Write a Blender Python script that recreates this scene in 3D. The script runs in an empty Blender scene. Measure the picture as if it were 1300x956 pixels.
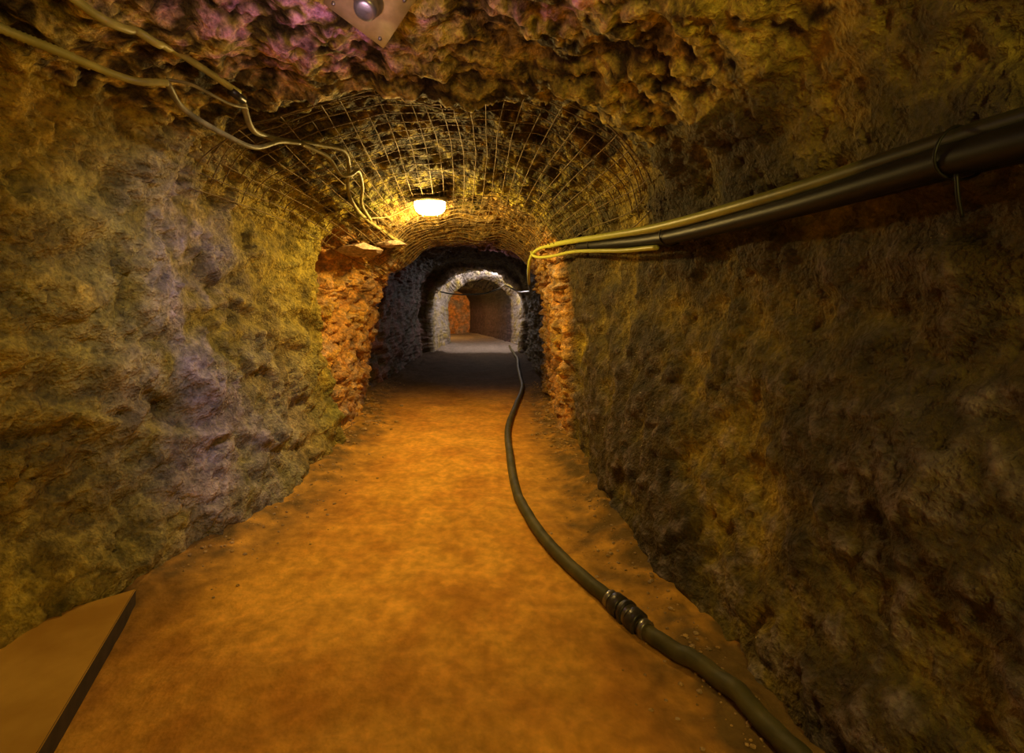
import bpy, math, random
import numpy as np
from mathutils import Vector, noise, Matrix
from mathutils.bvhtree import BVHTree
random.seed(4)
S=bpy.context.scene
try:
    S.view_settings.view_transform='Standard'
    S.view_settings.look='None'
except Exception as e: print(e)

# ---------------------------------------------------------------- helpers
def lerp(a,b,t): return a+(b-a)*t
def sm(a,b,x):
    t=max(0.0,min(1.0,(x-a)/(b-a))); return t*t*(3-2*t)
def gauss(x,m,s): return math.exp(-((x-m)/s)**2)
def mix3(a,b,t):
    t=max(0.0,min(1.0,t)); return (a[0]+(b[0]-a[0])*t,a[1]+(b[1]-a[1])*t,a[2]+(b[2]-a[2])*t)
def fr(x,y,z,sc,o=4,H=0.9): return noise.fractal(Vector((x*sc,y*sc,z*sc)),H,2.1,o)

def new_obj(name,verts,faces,mats,midx=None,smooth=True,cols=None,parent=None):
    me=bpy.data.meshes.new(name)
    me.from_pydata(verts,[],faces)
    for m in mats: me.materials.append(m)
    if midx is not None: me.polygons.foreach_set('material_index',midx)
    me.polygons.foreach_set('use_smooth',[smooth]*len(me.polygons))
    if cols is not None:
        a=me.color_attributes.new('Col','FLOAT_COLOR','POINT')
        a.data.foreach_set('color',np.array([tuple(c)+(1.0,) for c in cols],dtype=np.float32).ravel())
    me.update()
    o=bpy.data.objects.new(name,me); S.collection.objects.link(o)
    if parent: o.parent=parent
    return o

def catmull(P,n):
    P=[Vector(p) for p in P]; out=[]
    Q=[P[0]*2-P[1]]+P+[P[-1]*2-P[-2]]
    for i in range(1,len(Q)-2):
        a,b,c,d=Q[i-1],Q[i],Q[i+1],Q[i+2]
        for k in range(n):
            t=k/n
            out.append(0.5*((2*b)+(c-a)*t+(2*a-5*b+4*c-d)*t*t+(3*b-a-3*c+d)*t**3))
    out.append(P[-1]); return out

class MB:
    def __init__(s): s.v=[];s.f=[];s.m=[]
    def tube(s,pts,r,seg=12,mat=0,rf=None,cap=True):
        pts=[Vector(p) for p in pts]; n=len(pts); base=len(s.v)
        t0=(pts[1]-pts[0]).normalized()
        up=Vector((0,0,1)) if abs(t0.z)<.9 else Vector((1,0,0))
        nrm=(up-t0*up.dot(t0)).normalized()
        for i in range(n):
            t=(pts[min(i+1,n-1)]-pts[max(i-1,0)])
            if t.length<1e-9: t=t0.copy()
            t.normalize()
            nrm=(nrm-t*nrm.dot(t)).normalized(); b=t.cross(nrm)
            rr=r if rf is None else rf(i/(n-1),i)
            for k in range(seg):
                a=2*math.pi*k/seg
                s.v.append(tuple(pts[i]+nrm*math.cos(a)*rr+b*math.sin(a)*rr))
        for i in range(n-1):
            for k in range(seg):
                k2=(k+1)%seg
                s.f.append((base+i*seg+k,base+i*seg+k2,base+(i+1)*seg+k2,base+(i+1)*seg+k)); s.m.append(mat)
        if cap:
            s.f.append(tuple(base+k for k in reversed(range(seg)))); s.m.append(mat)
            s.f.append(tuple(base+(n-1)*seg+k for k in range(seg))); s.m.append(mat)
    def box(s,c,size,rot=None,mat=0,bev=0.0):
        import bmesh
        bm=bmesh.new(); bmesh.ops.create_cube(bm,size=1)
        for v in bm.verts: v.co=Vector((v.co.x*size[0],v.co.y*size[1],v.co.z*size[2]))
        if bev>0: bmesh.ops.bevel(bm,geom=bm.edges[:],offset=bev,segments=2,affect='EDGES')
        M=Matrix.Translation(Vector(c))@(rot.to_4x4() if rot else Matrix.Identity(4))
        b=len(s.v); bm.verts.ensure_lookup_table()
        for v in bm.verts: s.v.append(tuple(M@v.co))
        for f in bm.faces: s.f.append(tuple(b+v.index for v in f.verts)); s.m.append(mat)
        bm.free()
    def lathe(s,prof,M,seg=24,mat=0):
        b=len(s.v); n=len(prof)
        for (r,h) in prof:
            for k in range(seg):
                a=2*math.pi*k/seg
                s.v.append(tuple(M@Vector((r*math.cos(a),r*math.sin(a),h))))
        for i in range(n-1):
            for k in range(seg):
                k2=(k+1)%seg
                s.f.append((b+i*seg+k,b+i*seg+k2,b+(i+1)*seg+k2,b+(i+1)*seg+k)); s.m.append(mat)
    def make(s,name,mats,smooth=True):
        return new_obj(name,s.v,s.f,mats,s.m,smooth)

# ---------------------------------------------------------------- materials
def base_mat(name):
    m=bpy.data.materials.new(name); m.use_nodes=True
    nt=m.node_tree; b=nt.nodes['Principled BSDF']; return m,nt,b
def N(nt,t,**k):
    n=nt.nodes.new(t)
    for a,v in k.items():
        if a in n.inputs: n.inputs[a].default_value=v
        else: setattr(n,a,v)
    return n
def rock_material(name,bump=1.0,dist=.03,sc=14,rough=.8,spec=.25,contrast=(.55,1.35),dotsc=55,fc=.25,det=.6,fineh=.3):
    m,nt,b=base_mat(name); L=nt.links
    geo=N(nt,'ShaderNodeNewGeometry')
    at=N(nt,'ShaderNodeVertexColor'); at.layer_name='Col'
    n1=N(nt,'ShaderNodeTexNoise',Scale=sc,Detail=8.0,Roughness=det)
    n2=N(nt,'ShaderNodeTexNoise',Scale=sc*4.5,Detail=4.0,Roughness=.55)
    vo=N(nt,'ShaderNodeTexVoronoi',Scale=dotsc)
    for n in (n1,n2,vo): L.new(geo.outputs['Position'],n.inputs['Vector'])
    mr=N(nt,'ShaderNodeMapRange'); mr.inputs[1].default_value=.36; mr.inputs[2].default_value=.64
    mr.inputs[3].default_value=contrast[0]; mr.inputs[4].default_value=contrast[1]
    L.new(n1.outputs[0],mr.inputs[0])
    mr2=N(nt,'ShaderNodeMapRange'); mr2.inputs[1].default_value=.35; mr2.inputs[2].default_value=.65
    mr2.inputs[3].default_value=1-fc; mr2.inputs[4].default_value=1+fc
    L.new(n2.outputs[0],mr2.inputs[0])
    mu=N(nt,'ShaderNodeMath',operation='MULTIPLY'); L.new(mr.outputs[0],mu.inputs[0]); L.new(mr2.outputs[0],mu.inputs[1])
    vm=N(nt,'ShaderNodeVectorMath',operation='SCALE'); L.new(at.outputs[0],vm.inputs[0]); L.new(mu.outputs[0],vm.inputs['Scale'])
    L.new(vm.outputs[0],b.inputs['Base Color'])
    a1=N(nt,'ShaderNodeMath',operation='MULTIPLY_ADD'); a1.inputs[1].default_value=fineh
    L.new(n2.outputs[0],a1.inputs[0]); L.new(n1.outputs[0],a1.inputs[2])
    a2=N(nt,'ShaderNodeMath',operation='MULTIPLY_ADD'); a2.inputs[1].default_value=.15
    L.new(vo.outputs[0],a2.inputs[0]); L.new(a1.outputs[0],a2.inputs[2])
    bp=N(nt,'ShaderNodeBump'); bp.inputs['Strength'].default_value=bump; bp.inputs['Distance'].default_value=dist
    L.new(a2.outputs[0],bp.inputs['Height']); L.new(bp.outputs[0],b.inputs['Normal'])
    b.inputs['Roughness'].default_value=rough; b.inputs['Specular IOR Level'].default_value=spec
    return m
def simple(name,col,rough=.5,metal=0,col2=None,sc=20,bump=.2,spec=.5):
    m,nt,b=base_mat(name); L=nt.links
    geo=N(nt,'ShaderNodeNewGeometry'); n1=N(nt,'ShaderNodeTexNoise',Scale=sc,Detail=6.0)
    L.new(geo.outputs['Position'],n1.inputs['Vector'])
    cr=N(nt,'ShaderNodeValToRGB'); cr.color_ramp.elements[0].position=.35; cr.color_ramp.elements[1].position=.65
    cr.color_ramp.elements[0].color=col+(1,); cr.color_ramp.elements[1].color=(col2 or tuple(c*.6 for c in col))+(1,)
    L.new(n1.outputs[0],cr.inputs[0]); L.new(cr.outputs[0],b.inputs['Base Color'])
    bp=N(nt,'ShaderNodeBump'); bp.inputs['Strength'].default_value=bump; bp.inputs['Distance'].default_value=.005
    L.new(n1.outputs[0],bp.inputs['Height']); L.new(bp.outputs[0],b.inputs['Normal'])
    b.inputs['Roughness'].default_value=rough; b.inputs['Metallic'].default_value=metal; b.inputs['Specular IOR Level'].default_value=spec
    return m
def emis(name,col,st):
    m,nt,b=base_mat(name)
    b.inputs['Base Color'].default_value=(.9,.85,.7,1)
    b.inputs['Emission Color'].default_value=col+(1,); b.inputs['Emission Strength'].default_value=st
    return m
M_wall=rock_material('shotcrete_rock',1.0,.06,7,.70,.35,(.55,1.4),60,.34,.64,.5)
M_ceil=rock_material('ceiling_rock',1.0,.08,9,.7,.3,(.2,1.8),30,.35)
M_floor=rock_material('dirt_floor',.8,.02,3.5,.92,.1,(.84,1.16),60,.16,.65,.35)
M_stone=rock_material('loose_stone',.8,.01,25,.85,.2)

# ---------------------------------------------------------------- tunnel shell
def arch(xl,xr,zt,sh=0.0):
    w=xr-xl
    h=[(0,0),(-.03,.25),(-.04,.5),(.0,.73),(.09+sh,.88),(.27,.97),(.5,1.0),(.73,.97),(.91-sh,.88),(1.0,.73),(1.04,.5),(1.03,.25),(1,0)]
    return [(xl+w*a,zt*b) for a,b in h]
ST=[
(-3.2,[(-2.2,0),(-2.3,.8),(-2.3,1.6),(-2.2,2.3),(-1.95,2.6),(-1.0,2.85),(-.3,2.88),(.4,2.78),(1.1,2.48),(1.4,2.1),(1.5,1.5),(1.35,.7),(1.15,0)]),
(0,[(-2.2,0),(-2.3,.8),(-2.3,1.6),(-2.2,2.3),(-1.95,2.6),(-1.0,2.85),(-.3,2.88),(.4,2.78),(1.1,2.48),(1.4,2.1),(1.5,1.5),(1.35,.7),(1.15,0)]),
(2,[(-2.08,0),(-2.15,.8),(-2.12,1.6),(-2.08,2.25),(-1.88,2.55),(-1.0,2.78),(-.3,2.84),(.4,2.77),(1.0,2.5),(1.3,2.15),(1.42,1.5),(1.25,.7),(1.08,0)]),
(2.85,[(-1.81,0),(-1.93,.8),(-1.99,1.6),(-1.97,2.25),(-1.7,2.57),(-1.0,2.77),(-.3,2.78),(.4,2.76),(.95,2.55),(1.27,2.2),(1.36,1.5),(1.17,.7),(.98,0)]),
(3.2,[(-1.69,0),(-1.85,.8),(-1.96,1.6),(-1.98,2.38),(-1.75,2.72),(-1.0,3.0),(-.3,3.1),(.4,3.05),(.92,2.75),(1.25,2.3),(1.3,1.5),(1.12,.7),(.96,0)]),
(4.2,[(-1.58,0),(-1.73,.8),(-1.83,1.6),(-1.85,2.3),(-1.6,2.62),(-.9,2.9),(-.3,2.98),(.4,2.9),(.87,2.65),(1.15,2.25),(1.2,1.5),(1.08,.7),(1.0,0)]),
(5.15,[(-1.55,0),(-1.64,.8),(-1.72,1.6),(-1.72,2.15),(-1.5,2.45),(-.9,2.7),(-.3,2.77),(.3,2.68),(.7,2.45),(.95,2.1),(1.05,1.5),(1.05,.7),(1.05,0)]),
(5.32,[(-1.66,0),(-1.92,.8),(-2.02,1.6),(-1.95,2.15),(-1.45,2.38),(-.9,2.64),(-.3,2.73),(.3,2.64),(.68,2.4),(.86,2.05),(.90,1.5),(.92,.7),(.98,0)]),
(5.65,[(-1.52,0),(-1.72,.8),(-1.74,1.6),(-1.67,2.02),(-1.35,2.22),(-.85,2.5),(-.3,2.65),(.3,2.57),(.68,2.33),(.86,1.95),(.91,1.5),(.93,.7),(.98,0)]),
(7.0,[(-1.82,0),(-1.65,.8),(-1.52,1.6),(-1.40,1.95),(-1.10,2.18),(-.72,2.43),(-.2,2.53),(.35,2.46),(.7,2.25),(.88,1.95),(.95,1.5),(1.0,.7),(1.10,0)]),
(8.2,arch(-1.95,1.1,2.6)),
(10,arch(-1.80,1.2,2.8)),
(14.6,arch(-1.75,1.35,2.9)),
(15.0,arch(-1.43,1.22,2.68,.07)),
(15.7,arch(-1.43,1.25,2.68,.07)),
(16.1,arch(-1.5,1.45,3.15)),
(17.4,arch(-1.4,1.45,3.15)),
(18.5,arch(-1.20,1.35,2.65,.06)),
(19.2,arch(-1.20,1.25,2.6,.06)),
(20.0,arch(-1.7,1.0,2.7)),
(22.0,arch(-2.2,.7,2.5)),
(24.5,arch(-2.9,.1,2.5)),
(27.0,arch(-3.6,-.7,2.5)),
]
PER=46; NS=12*PER+1
sp=np.array([s[0] for s in ST]); PT=np.array([s[1] for s in ST])
def ring(y):
    i=int(np.clip(np.searchsorted(sp,y)-1,0,len(sp)-2)); t=(y-sp[i])/(sp[i+1]-sp[i])
    t=min(1,max(0,t)); t=lerp(t,t*t*(3-2*t),.6)
    C=PT[i]*(1-t)+PT[i+1]*t
    Q=np.vstack([C[0]*2-C[1],C,C[-1]*2-C[-2]])
    out=[]
    T=np.arange(PER)/PER
    for k in range(1,13):
        a,b,c,d=Q[k-1],Q[k],Q[k+1],Q[k+2]
        t_=T[:,None]
        out.append(.5*((2*b)+(c-a)*t_+(2*a-5*b+4*c-d)*t_**2+(3*b-a-3*c+d)*t_**3))
    out.append(C[-1][None,:])
    return np.vstack(out)
ys=[]; y=-3.2
while y<26.8:
    ys.append(y)
    if y<.6: y+=.12
    elif y<8.5: y+=max(.011,.0075*y)
    else: y+=.012*y
ys.append(27.0)
NR=len(ys)
G=np.zeros((NR,NS,3))
for j,y in enumerate(ys):
    r=ring(y); G[j,:,0]=r[:,0]; G[j,:,1]=y; G[j,:,2]=r[:,1]
G[:,0,2]-=.12; G[:,-1,2]-=.12
du=np.gradient(G,axis=1); dv=np.gradient(G,axis=0)
Nn=np.cross(du,dv); Nn/=np.linalg.norm(Nn,axis=2)[:,:,None]+1e-9
cxs=(np.interp(ys,sp,PT[:,0,0])+np.interp(ys,sp,PT[:,12,0]))/2
cen=np.zeros_like(G); cen[:,:,0]=cxs[:,None]; cen[:,:,1]=G[:,:,1]; cen[:,:,2]=1.3
sg=np.sign(((cen-G)*Nn).sum(axis=2)); sg[sg==0]=1; Nn*=sg[:,:,None]

Mu=(.46,.34,.035); Ol=(.24,.22,.04); Db=(.065,.045,.012); Pg=(.36,.30,.34); Or=(.86,.38,.09); Pk=(.80,.42,.55); Gr=(.50,.38,.28)
cols=[]
for j in range(NR):
    y=ys[j]
    for i in range(NS):
        x,_,z=G[j,i]; u=i/PER  # 0..12 around
        ceil=sm(3.6,4.4,u)*(1-sm(7.6,8.6,u))
        right=sm(7.6,8.6,u); left=1-sm(3.6,4.4,u)
        rock=sm(5.15,5.3,y)*(1-sm(26,30,y))
        big=fr(x,y,z,.9,3); med=fr(x+7,y,z,3.2,4); fine=fr(x,y+9,z,11,4,.7)
        d=.07*big+.055*med+(.024-.010*right)*fine
        v3=noise.voronoi(Vector((x*2.6+.6*med,y*2.0+.3*fine,z*2.2+.5*med)))[0]
        d+=(1-rock)*(.10*left+.04*right)*(min(v3[1]-v3[0],.5)-.2)
        v4=noise.voronoi(Vector((x*8+.8*med,y*6+.6*fine,z*7)))[0]
        d+=(1-rock)*(.030*left+.015*right)*(min(v4[1]-v4[0],.5)-.2)
        strat=noise.noise(Vector((x*.8,y*.9+5,z*4.2+.5*big+y*.8)))
        d+=left*(1-rock)*(.10*(abs(strat)-.15))*-1.0
        d+=(1-rock)*(left*.10+right*.02)*(1-sm(0,.55,z))
        if ceil>.01 or rock>.01:
            vd=noise.voronoi(Vector((x*3.0+.5*med,y*2.4+.4*fine,z*3.4)))[0]
            vd2=noise.voronoi(Vector((x*7+.4*fine,y*6,z*8)))[0]
            blk=(vd[1]-vd[0]); blk2=(vd2[1]-vd2[0])
            rid=1-abs(fr(x,y,z+3,2.3,4))*1.6
            ca=ceil*(1-rock)*(.9 if y<3.0 else .5)
            d+=ca*(.08*rid-.05+.06*min(blk,.6)+.03*min(blk2,.5))
            fa=1-.6*sm(8,9,y)-.35*sm(18.5,20,y)
            d+=rock*fa*(.20*min(blk,.45)-.06+.08*min(blk2,.5)+.05*rid-.03)*(1.0 if ceil<.5 else .5)
        if right>.01: d+=right*(1-rock)*.015*fr(x,y,z,5.5,3)
        G[j,i]+=Nn[j,i]*d
        # rock colour, with light and shade painted in
        t=.5+1.0*big+.6*med
        c=mix3(Mu,Ol,t)
        if left>.5:
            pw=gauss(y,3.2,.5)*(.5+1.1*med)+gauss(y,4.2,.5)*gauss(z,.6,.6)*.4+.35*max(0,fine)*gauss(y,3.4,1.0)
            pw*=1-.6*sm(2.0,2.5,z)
            c=mix3(c,Pg,pw)  # purple band painted where tinted light falls on the left wall
            c=mix3(c,(.54,.35,.025),.8*gauss(y,1.8,.75)*(.5+med))
            c=mix3(c,Db,.6*max(0,abs(strat)*1.4-.3)+.7*max(0,-med)+.3*max(0,-big))  # recesses and grooves painted darker, as crease shade
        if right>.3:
            rc=mix3(c,Db,.86+.6*big+.5*med-.30*sm(2.0,2.6,z))  # colour darkened for the dimly lit right wall, with noisy soot patches
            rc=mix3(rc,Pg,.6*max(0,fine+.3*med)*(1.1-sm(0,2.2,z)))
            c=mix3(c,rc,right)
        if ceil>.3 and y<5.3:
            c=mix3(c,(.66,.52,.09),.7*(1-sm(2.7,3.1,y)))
            c=mix3(c,Db,.2-1.9*fine-.9*med+.85*sm(2.7,3.1,y)*(1-sm(4.3,5.0,y)*.75))  # shade painted in: dark cavities, and unlit ceiling behind the lip
            c=mix3(c,Pk,(gauss(x,-.85,.45)*gauss(y,2.1,.55)*1.2+gauss(x,.25,.25)*gauss(y,1.9,.2)*.8)*(3.0*max(0,fine+.08)))  # pink light highlights painted into the ceiling colour
        if rock>.3:
            vv=noise.cell_vector(Vector((x*3.2+med,y*2.6,z*3.2+fine)))
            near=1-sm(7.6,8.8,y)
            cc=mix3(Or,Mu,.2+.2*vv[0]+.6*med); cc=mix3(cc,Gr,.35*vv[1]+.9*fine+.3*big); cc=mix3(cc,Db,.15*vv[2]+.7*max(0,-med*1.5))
            cp=mix3(Db,(.22,.09,.07),.10+med+(.22 if left>.5 else -.4))  # shade of the unlit passage painted in, left side redder
            cf=mix3((.46,.40,.36),Mu,.25+med)  # ring behind the portal painted lighter for its bright lamplight
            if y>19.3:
                cf=mix3((.02,.015,.012),(.13,.09,.11),right*.8*(1-sm(1.1,2.0,z))); cf=mix3(cf,Or,left*.8)  # painted light: shaded dark ceiling, purple-lit right wall, orange-lit left
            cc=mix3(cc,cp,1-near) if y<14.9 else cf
            if ceil>.4 and y<14.7: cc=mix3(cc,Ol,.4); cc=mix3(cc,Db,.4+.4*(1-near))  # passage ceiling painted darker still, as unlit
            c=mix3(c,cc,rock)
        cols.append(c)
def sub(name,i0,i1,mat):
    W=i1-i0+1
    V=G[:,i0:i1+1,:].reshape(-1,3).tolist()
    C=[cols[j*NS+i] for j in range(NR) for i in range(i0,i1+1)]
    F=[(j*W+i,j*W+i+1,(j+1)*W+i+1,(j+1)*W+i) for j in range(NR-1) for i in range(W-1)]
    return new_obj(name,V,F,[mat],cols=C)
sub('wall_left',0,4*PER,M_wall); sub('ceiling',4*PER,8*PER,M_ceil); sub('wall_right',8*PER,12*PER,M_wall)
VV=G.reshape(-1,3).tolist()
FF=[(j*NS+i,j*NS+i+1,(j+1)*NS+i+1,(j+1)*NS+i) for j in range(NR-1) for i in range(NS-1)]
BV=BVHTree.FromPolygons(VV,FF)
def hit(x,y,z,cx=-.3,cz=1.5):
    o=Vector((cx,y,cz)); d=Vector((x,y,z))-o; L=d.length; d.normalize()
    h=BV.ray_cast(o,d)
    return o,d,L,(h[3] if h[0] is not None else 9)
def clampin(p,off,cx=-.3,cz=1.5):
    o,d,L,D=hit(*p,cx,cz)
    return o+d*min(L,D-off)
def onwall(p,off,cx=-.3,cz=1.5):
    o,d,L,D=hit(*p,cx,cz)
    return o+d*(D-off)

# floor
xl=np.interp(np.array(ys),sp,PT[:,0,0]); xr=np.interp(np.array(ys),sp,PT[:,12,0])
def floor_z(x,y):
    a=float(np.interp(y,sp,PT[:,0,0])); b=float(np.interp(y,sp,PT[:,12,0]))
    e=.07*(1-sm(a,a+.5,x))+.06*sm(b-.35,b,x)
    return e+.018*fr(x,y,0,1.6,4)+.009*fr(x,y,3,6,4)+e*.5*fr(x,y,1,6,3)
NX=330; V=[];C=[]
Of=(.80,.40,.06); Of2=(.62,.27,.04)
for j,y in enumerate(ys):
    a=float(xl[j])-.35; b=float(xr[j])+.35
    for i in range(NX):
        x=lerp(a,b,i/(NX-1)); z=floor_z(x,y)
        V.append((x,y,z))
        n=fr(x,y,5,1.4,4); n2=fr(x,y,8,7,3)
        c=mix3(Of,Of2,.4+1.0*n+.5*n2)
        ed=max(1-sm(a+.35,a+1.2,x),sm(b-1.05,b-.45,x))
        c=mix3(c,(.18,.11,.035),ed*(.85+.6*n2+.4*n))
        c=mix3(c,(.09,.06,.04),sm(6.8,9.5,y))  # floor colour darkened along the unlit stretch before the portal
        c=mix3(c,(.34,.28,.24),sm(15.2,15.9,y))
        C.append(c)
F=[(j*NX+i,j*NX+i+1,(j+1)*NX+i+1,(j+1)*NX+i) for j in range(NR-1) for i in range(NX-1)]
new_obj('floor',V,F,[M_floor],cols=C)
def endwall(name,y,x0,x1):
    V=[];C=[];n=70
    for j in range(n):
        for i in range(n):
            x=lerp(x0,x1,i/(n-1)); z=lerp(-.2,3.4,j/(n-1))
            V.append((x,y+.12*fr(x,y,z,1.5,4),z)); C.append(mix3(Or,Gr,.4+fr(x,y,z,2,3)))
    new_obj(name,V,[(j*n+i,j*n+i+1,(j+1)*n+i+1,(j+1)*n+i) for j in range(n-1) for i in range(n-1)],[M_wall],cols=C)
endwall('wall_back',26.9,-4.2,.2); endwall('wall_front',-3.15,-2.8,2.0)

# ---------------------------------------------------------------- rubble
V=[];F=[];C=[]
import bmesh
bm=bmesh.new(); bmesh.ops.create_icosphere(bm,subdivisions=2,radius=1); bm.verts.ensure_lookup_table()
IV=[v.co.copy() for v in bm.verts]; IF=[tuple(v.index for v in f.verts) for f in bm.faces]; bm.free()
def stone(c,s,col):
    b=len(V); sd=Vector((random.random()*50,)*3); q=Matrix.Rotation(random.random()*6.3,3,Vector((random.random()-.5,random.random()-.5,random.random()-.5)).normalized())
    for v in IV:
        k=noise.voronoi(v*1.1+sd)[0]; r=.75+.5*min(1,k[1]-k[0])+.2*noise.noise(v*1.5+sd)
        p=q@(v*r); V.append((c[0]+p.x*s[0],c[1]+p.y*s[1],c[2]+p.z*s[2])); C.append(col)
    for f in IF: F.append(tuple(b+i for i in f))
for k in range(1900):
    y=1.2+8*random.random()**1.3
    a=float(np.interp(y,sp,PT[:,0,0])); b=float(np.interp(y,sp,PT[:,12,0]))
    if random.random()<.5: x=a+abs(random.gauss(0,.2))+.1
    else: x=b-abs(random.gauss(0,.15))-.06
    if x<-1.45 and y<2.6: continue
    r=.003+.010*random.random()**3*(3.0 if 4.9<y<7.5 else 1)
    stone((x,y,floor_z(x,y)+r*.2),(r*1.2,r,r*.7),mix3((.40,.24,.06),Gr,random.random()*.5))
new_obj('rubble_stones',V,F,[M_stone],cols=C,smooth=False)
V=[];F=[];C=[]
for (x,y,z,sx,sy,sz) in [(-1.42,5.6,2.17,.30,.3,.09),(-1.15,5.85,2.29,.24,.25,.07)]:
    stone((x,y,z),(sx,sy,sz),mix3(Or,(.36,.30,.24),.85))
new_obj('rock_ledge',V,F,[M_stone],cols=C,smooth=False)

# ---------------------------------------------------------------- wire mesh on ceiling
M_wire=simple('rusty_wire',(.26,.18,.06),.6,.3,(.11,.07,.03),15)
AU=np.linspace(15,160,74); AY=np.linspace(2.9,7.6,60)
DT=np.zeros((len(AU),len(AY)))
for i,u in enumerate(AU):
    a=math.radians(u)
    for j,y in enumerate(AY):
        DT[i,j]=hit(-.35+math.cos(a)*1.6,y,1.4+math.sin(a)*1.5,-.35,1.4)[3]
DM=DT.copy()
for di in(-1,0,1):
    for dj in(-1,0,1): DM=np.minimum(DM,np.roll(np.roll(DT,di,0),dj,1))
DS=DM.copy()
for _ in range(3):
    P_=np.pad(DS,1,mode='edge'); DS=(P_[1:-1,1:-1]*2+P_[:-2,1:-1]+P_[2:,1:-1]+P_[1:-1,:-2]+P_[1:-1,2:])/6
def mp(u,y):
    fi=np.clip((u-15)/(160-15)*(len(AU)-1),0,len(AU)-1.001); fj=np.clip((y-2.9)/(4.7)*(len(AY)-1),0,len(AY)-1.001)
    i,j=int(fi),int(fj); a_,b_=fi-i,fj-j
    D=(DS[i,j]*(1-a_)+DS[i+1,j]*a_)*(1-b_)+(DS[i,j+1]*(1-a_)+DS[i+1,j+1]*a_)*b_
    a=math.radians(u); d=Vector((math.cos(a)*1.6,0,math.sin(a)*1.5)).normalized()
    return Vector((-.35,y,1.4))+d*(D-.02-.02*noise.noise(Vector((u*.05,y*2,3))))+Vector((0,.07*noise.noise(Vector((u*.03,y*.9,9))),0))
mb=MB()
y=3.12
while y<7.4:
    a0=28+10*random.random() if y<5.3 else 38; a1=150-8*random.random()
    n=46; mb.tube([mp(lerp(a0,a1,k/n),y) for k in range(n+1)],.0045,5); y+=.12
for u in np.arange(28,150,4.0):
    y0=3.1+.5*random.random()**2; y1=7.4-.6*random.random()
    if u<38: y1=5.3
    ph=random.random()*6
    n=44; mb.tube([mp(u+1.3*math.sin(k*.16+u*.1),lerp(y0,y1,k/n)) for k in range(n+1)],.0045,5)
for k in range(22):
    y=random.uniform(3.1,6.5); u=random.choice([random.uniform(125,150),random.uniform(25,60),random.uniform(60,120)])
    p=mp(u,y); q=p+Vector((random.uniform(-.08,.08),random.uniform(-.1,.1),-random.uniform(.03,.10)))
    mb.tube(catmull([p,(p+q)/2+Vector((.02,0,.01)),q],4),.003,4)
mb.make('wire_mesh',[M_wire])

# ---------------------------------------------------------------- floor hose
M_hose=simple('hose_rubber',(.06,.055,.02),.6,0,(.12,.10,.03),9,.3,.3)
M_dark=simple('dark_fitting',(.03,.03,.035),.35,.3,(.07,.06,.05),30)
M_steel=simple('steel_band',(.35,.33,.3),.35,.8)
R=.037
hp=[(1.12,.2),(1.04,1.2),(.965,1.67),(.90,1.89),(.79,2.08),(.69,2.28),(.57,2.52),(.40,3.0),(.31,3.5),(.285,3.95),(.29,4.7),(.34,5.8),(.55,7.2),(.76,8.6),(.83,9.8),(.92,11.5),(1.05,13.5),(1.05,15.5),(1.1,18)]
mb=MB(); pts=[]
for p in catmull([(a,b,0) for a,b in hp],14): pts.append((p.x,p.y,floor_z(p.x,p.y)+R*.9))
mb.tube(pts,R,16)
c0=Vector((.70,2.26,0)); d=Vector((-.5,1,0)).normalized()
def hseg(a,b,r,mat):
    P=[]
    for t in (a,b):
        q=c0+d*t; P.append(Vector((q.x,q.y,floor_z(q.x,q.y)+R*.95)))
    mb.tube([P[0],P[0].lerp(P[1],.08),P[0].lerp(P[1],.92),P[1]],r,20,mat,rf=lambda t,i:r*(.88 if i in(0,3) else 1))
hseg(-.085,-.03,.056,1); hseg(-.03,.03,.05,2); hseg(.03,.085,.056,1); hseg(-.13,-.1,.045,2); hseg(.1,.125,.045,2); hseg(-.01,.012,.06,1)
mb.make('floor_hose',[M_hose,M_dark,M_steel])

# ---------------------------------------------------------------- wall pipes (right)
M_black=simple('black_pipe',(.005,.005,.004),.45,0,(.010,.009,.006),12,.2,.28)
def lamp_tinted():
    m,nt,b=base_mat('lamp_tinted_pipe'); L=nt.links
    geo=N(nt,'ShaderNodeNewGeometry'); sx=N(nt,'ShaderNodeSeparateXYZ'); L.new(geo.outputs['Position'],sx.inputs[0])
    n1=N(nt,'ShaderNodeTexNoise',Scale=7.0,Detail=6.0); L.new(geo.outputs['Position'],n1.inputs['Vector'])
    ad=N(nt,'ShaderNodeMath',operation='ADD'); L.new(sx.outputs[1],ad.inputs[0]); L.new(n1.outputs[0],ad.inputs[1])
    mr=N(nt,'ShaderNodeMapRange'); mr.inputs[1].default_value=1.9; mr.inputs[2].default_value=3.2; L.new(ad.outputs[0],mr.inputs[0])  # yellow lamplight painted into the pipe colour, growing towards the lamp
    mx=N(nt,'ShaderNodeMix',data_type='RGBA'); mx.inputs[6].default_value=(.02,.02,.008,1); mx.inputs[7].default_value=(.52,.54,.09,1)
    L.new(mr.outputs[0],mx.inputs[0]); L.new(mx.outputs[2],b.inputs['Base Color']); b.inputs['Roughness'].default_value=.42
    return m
M_yel=lamp_tinted()
mb=MB()
def pc(L,n=14): return catmull(L,n)
main=[(1.24,.2,1.81),(1.235,1.09,1.88),(1.215,1.92,1.895),(1.15,2.9,1.93),(1.07,3.9,2.02),(.98,4.7,2.10)]
mb.tube(pc(main),.043,18,0)
sec=[(1.27,.2,1.86),(1.25,1.09,1.935),(1.2,1.92,1.955),(1.12,2.9,1.998),(1.03,3.9,2.085),(.93,4.7,2.16),(.80,5.35,2.20),(.68,5.7,2.19),(.62,5.9,2.10),(.63,6.2,1.95),(.74,7.2,1.85)]
mb.tube(pc(sec),.027,14,1,rf=lambda t,i:.027 if t<.62 else .02)
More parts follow.
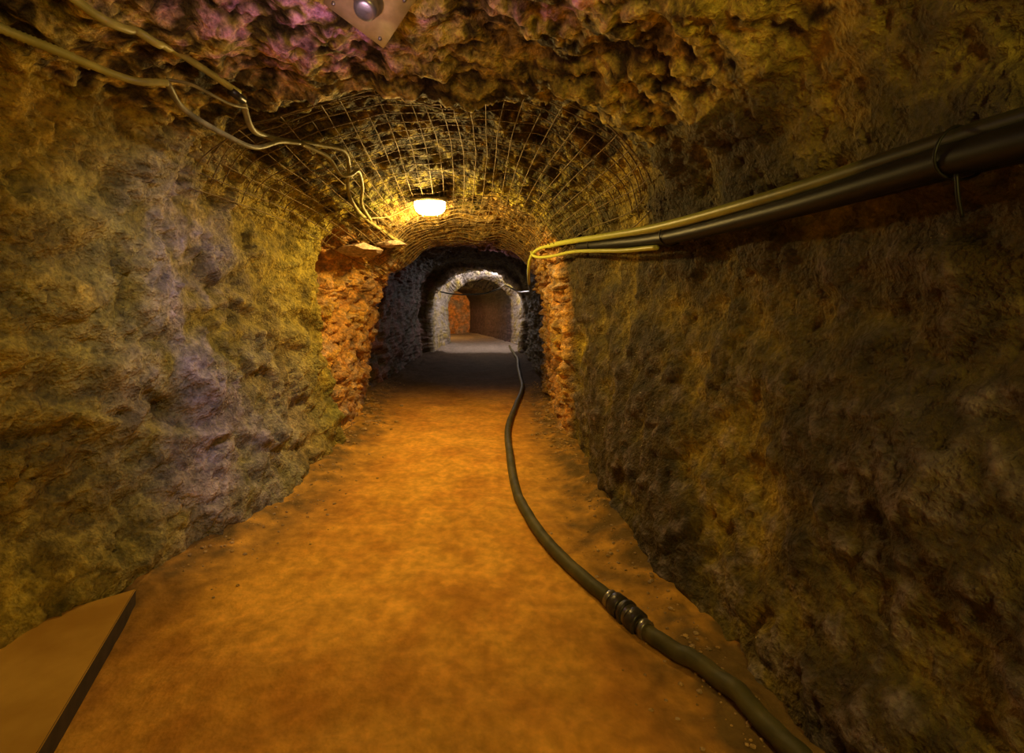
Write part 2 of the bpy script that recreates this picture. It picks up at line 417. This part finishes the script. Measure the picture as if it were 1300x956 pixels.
third=[(1.12,3.0,1.88),(1.06,3.5,1.92),(1.0,3.9,1.965),(.91,4.6,2.04),(.80,5.15,2.06),(.70,5.5,2.08),(.64,5.7,2.12),(.63,5.85,2.18)]
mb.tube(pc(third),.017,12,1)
mb.tube(pc([(1.3,.2,1.81),(1.29,1.09,1.88),(1.26,1.92,1.90),(1.2,2.9,1.94),(1.1,3.9,2.03),(1.0,4.7,2.11)]),.04,12,0)
def strap(y,tail):
    P=[Vector(p) for p in pc(main,30)]; c=min(P,key=lambda p:abs(p.y-y))+Vector((.015,0,.016))
    mb.tube([c+Vector((math.cos(a)*.066,.008*math.sin(a*2),math.sin(a)*.07)) for a in np.linspace(0,2*math.pi,25)],.004,6,0)
    if tail: mb.tube(catmull([c+Vector((-.03,-.02,-.06)),c+Vector((-.02,-.015,-.12)),c+Vector((-.005,-.01,-.17))],5),.005,6,0)
strap(1.22,True); strap(2.9,False); strap(4.3,False)
mb.tube([(.98,4.7,2.02),(.98,4.7,2.22)],.012,8,2); mb.tube([(.98,4.7,2.22),(1.05,4.7,2.26)],.012,8,2)
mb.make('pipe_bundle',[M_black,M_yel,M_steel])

M_cab=simple('blue_black_cable',(.03,.05,.06),.3,0,(.08,.12,.14),12)
mb=MB()
mb.tube(pc([(.74,7.25,1.86),(.9,8.6,1.8),(1.05,10.5,1.85),(.98,12.2,1.9),(.7,13.6,2.12),(.55,14.4,2.06),(.1,14.9,1.93),(-.5,15.1,1.90),(-.95,15.2,1.93),(-1.3,15.3,2.0)],10),.022,10)
mb.make('overhead_cable',[M_cab])

# ---------------------------------------------------------------- upper-left conduits
M_cond=simple('dusty_conduit',(.60,.56,.12),.45,0,(.34,.31,.07),9)
M_cc=simple('grey_cable',(.34,.29,.10),.5,0,(.14,.12,.04),12)
mb=MB()
A=[clampin(p,.025) for p in pc([(-1.95,1.3,2.56),(-1.84,1.74,2.56),(-1.70,1.9,2.53),(-1.53,2.05,2.49),(-1.46,2.2,2.545)],26)]
mb.tube(A,.018,12,0,rf=lambda t,i:(.021 if i%2 else .017) if t<.55 else .016)
mb.make('corrugated_conduit',[M_cond])
mb=MB()
mb.tube([clampin(p,.03) for p in pc([(-1.72,1.0,2.6),(-1.53,1.75,2.66),(-1.44,2.15,2.70),(-1.34,2.62,2.69)],12)],.017,14,0)
mb.tube([(-1.352,2.56,2.672),(-1.335,2.66,2.665)],.022,14,1)
mb.make('rigid_conduit',[M_cond,M_dark])
mb=MB()
for L,r in [([(-1.46,2.2,2.545),(-1.5,2.4,2.5),(-1.42,2.65,2.46),(-1.38,2.9,2.48),(-1.36,3.2,2.62),(-1.3,3.4,2.68)],.015),
            ([(-1.34,2.66,2.665),(-1.38,2.85,2.58),(-1.4,3.1,2.62),(-1.35,3.3,2.66),(-1.24,3.6,2.74),(-1.12,3.85,2.78),(-1.13,4.05,2.72),(-1.22,4.35,2.62),(-1.27,4.65,2.55),(-1.24,5.0,2.46),(-1.12,5.5,2.38),(-.98,6.0,2.34)],.018),
            ([(-1.46,2.2,2.56),(-1.4,2.3,2.58),(-1.36,2.55,2.6),(-1.34,2.7,2.64)],.008),
            ([(-1.3,3.4,2.68),(-1.2,3.7,2.68),(-1.16,3.9,2.6),(-1.1,4.0,2.62),(-1.06,4.1,2.68),(-1.1,4.4,2.62),(-1.18,4.7,2.52),(-1.16,5.0,2.42)],.016),
            ([(-1.2,5.0,2.44),(-1.0,5.2,2.5),(-.75,5.2,2.62),(-.62,5.2,2.68)],.007)]:
    mb.tube([clampin(p,.03) for p in pc(L,10)],r,10,0)
mb.make('ceiling_cables',[M_cc])

# ---------------------------------------------------------------- lamps
M_glow=emis('lamp_glass_glow',(1.0,.72,.28),34.0)
M_house=simple('lamp_housing',(.45,.38,.2),.5,.2)
def bulkhead(name,c,mglow,sc=1.0):
    mb=MB(); c=Vector(c); h=onwall((c.x,c.y,c.z+.3),0,c.x,1.5)
    top=min(max(h.z,c.z+.04),c.z+.5)
    mb.box((c.x,c.y,c.z+.035*sc),(.34*sc,.2*sc,.035*sc),None,1,.012*sc)
    seg=32; b=len(mb.v); prof=[(1,0.018),(1,-.02),(.93,-.045),(.75,-.065),(.4,-.075),(.02,-.077)]
    for s,h_ in prof:
        for k in range(seg):
            a=2*math.pi*k/seg; ca,sa=math.cos(a),math.sin(a)
            ex=.5; X=.145*math.copysign(abs(ca)**ex,ca); Y=.08*math.copysign(abs(sa)**ex,sa)
            mb.v.append(tuple(c+Vector((X*s,Y*s,h_*1.25))*sc))
    for i in range(len(prof)-1):
        for k in range(seg):
            k2=(k+1)%seg; mb.f.append((b+i*seg+k,b+i*seg+k2,b+(i+1)*seg+k2,b+(i+1)*seg+k)); mb.m.append(0)
    for dx in (-.07,.07):
        P=[c+Vector((dx,-.095,.02))*sc,c+Vector((dx,-.09,-.07))*sc,c+Vector((dx,0,-.108))*sc,c+Vector((dx,.09,-.07))*sc,c+Vector((dx,.095,.02))*sc]
        mb.tube(catmull(P,5),.003*sc,6,1)
    mb.tube([c+Vector((-.1,0,.04)),Vector((c.x-.1,c.y,top+.02))],.008,8,1); mb.tube([c+Vector((.1,0,.04)),Vector((c.x+.1,c.y,top+.02))],.008,8,1)
    mb.make(name,[mglow,M_house])
def point(name,loc,e,col,r=.06):
    l=bpy.data.lights.new(name,'POINT'); l.energy=e; l.color=col; l.shadow_soft_size=r
    o=bpy.data.objects.new(name,l); o.location=loc; S.collection.objects.link(o)
LX,LY,LZ=-.55,5.15,2.62
bulkhead('bulkhead_lamp',(LX,LY,LZ),M_glow,1.15)
point('bulkhead_light',(LX,LY,LZ-.14),135,(1.0,.66,.18),.07)
M_cool=emis('lamp_glass_cool',(.85,.9,1.0),12)
bulkhead('bulkhead_lamp.001',(.55,17.2,2.80),M_cool); point('cool_light',(.5,17.2,2.66),130,(1.0,.88,.84))
M_warm=emis('lamp_glass_warm',(1,.6,.2),10)
bulkhead('bulkhead_lamp.002',(-2.2,23.0,2.3),M_warm); point('warm_light',(-2.0,23.0,2.1),110,(1,.58,.14))
point('violet_light',(.2,8.9,2.25),4,(1.0,.40,.45))
bulkhead('unseen_rear_lamp',(.9,-.9,2.35),M_glow); point('unseen_rear_light',(.95,-.6,1.95),54,(1.0,.74,.15),.12)  # lamp body and light added unseen behind the camera for the near tunnel

# fixture near the top of the frame: plate with small downlight
mb=MB()
rot=Matrix.Rotation(math.radians(-28),3,'X')@Matrix.Rotation(math.radians(8),3,'Y')@Matrix.Rotation(math.radians(38),3,'Z')
c=Vector((-.46,1.95,2.765))
mb.box(c,(.29,.29,.012),rot,0,.003)
Mx=Matrix.Translation(c)@rot.to_4x4()
mb.lathe([(.0,-.075),(.03,-.075),(.045,-.07),(.05,-.055),(.05,-.03),(.06,-.02),(.062,-.006)],Mx,24,1)
for a,b_ in ((-.11,-.11),(.11,-.11),(.11,.11),(-.11,.11)):
    mb.lathe([(.0,-.016),(.008,-.014),(.009,-.006)],Mx@Matrix.Translation((a,b_,0)),8,1)
mb.tube([c+Vector((0,0,.0)),c+Vector((0,.02,.25))],.012,8,1)
mb.make('ceiling_fixture_plate',[simple('painted_plate',(.62,.46,.20),.5,.1,(.45,.33,.13)),M_steel])
def spot(name,loc,target,e,col,ang):
    l=bpy.data.lights.new(name,'SPOT'); l.energy=e; l.color=col; l.spot_size=math.radians(ang); l.spot_blend=1.0; l.shadow_soft_size=.04
    o=bpy.data.objects.new(name,l); o.location=loc; o.rotation_euler=(Vector(target)-Vector(loc)).to_track_quat('-Z','Y').to_euler(); S.collection.objects.link(o)
spot('downlight_beam',(-.46,1.9,2.62),(-2.0,3.2,1.3),60,(1.0,.82,.95),70)
spot('downlight_floor_beam',(-.42,1.92,2.62),(-.5,3.3,0),75,(1.0,.68,.18),66)
point('downlight_spill',(-.55,1.75,2.45),3.5,(1.0,.60,.85),.04)

# ---------------------------------------------------------------- slab at left foreground
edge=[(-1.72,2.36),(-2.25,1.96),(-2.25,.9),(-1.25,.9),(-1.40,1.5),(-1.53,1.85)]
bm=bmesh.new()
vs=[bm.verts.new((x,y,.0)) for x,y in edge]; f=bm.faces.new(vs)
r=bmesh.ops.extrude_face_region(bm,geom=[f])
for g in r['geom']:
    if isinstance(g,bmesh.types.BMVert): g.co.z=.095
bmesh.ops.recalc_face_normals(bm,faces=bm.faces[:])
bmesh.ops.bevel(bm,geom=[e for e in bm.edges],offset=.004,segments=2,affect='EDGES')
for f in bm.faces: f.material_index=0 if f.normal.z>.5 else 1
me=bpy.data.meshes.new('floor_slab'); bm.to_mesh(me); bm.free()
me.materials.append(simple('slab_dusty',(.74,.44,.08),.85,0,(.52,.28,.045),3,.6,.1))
me.materials.append(simple('slab_edge_dark',(.03,.02,.01),.8,0,(.06,.04,.02),12))  # near-black sides paint in the shadow gap along the slab edge
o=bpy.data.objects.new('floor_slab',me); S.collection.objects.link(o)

# ---------------------------------------------------------------- world, camera
w=bpy.data.worlds.new('world'); S.world=w; w.use_nodes=True
w.node_tree.nodes['Background'].inputs[0].default_value=(0,0,0,1)
cam=bpy.data.cameras.new('camera'); cam.sensor_width=36; cam.lens=36*600/1300
cam.shift_x=40/1300; cam.shift_y=-88/1300; cam.clip_start=.02
co=bpy.data.objects.new('camera',cam); co.location=(0,0,1.5); co.rotation_euler=(math.radians(90),0,0)
S.collection.objects.link(co); S.camera=co
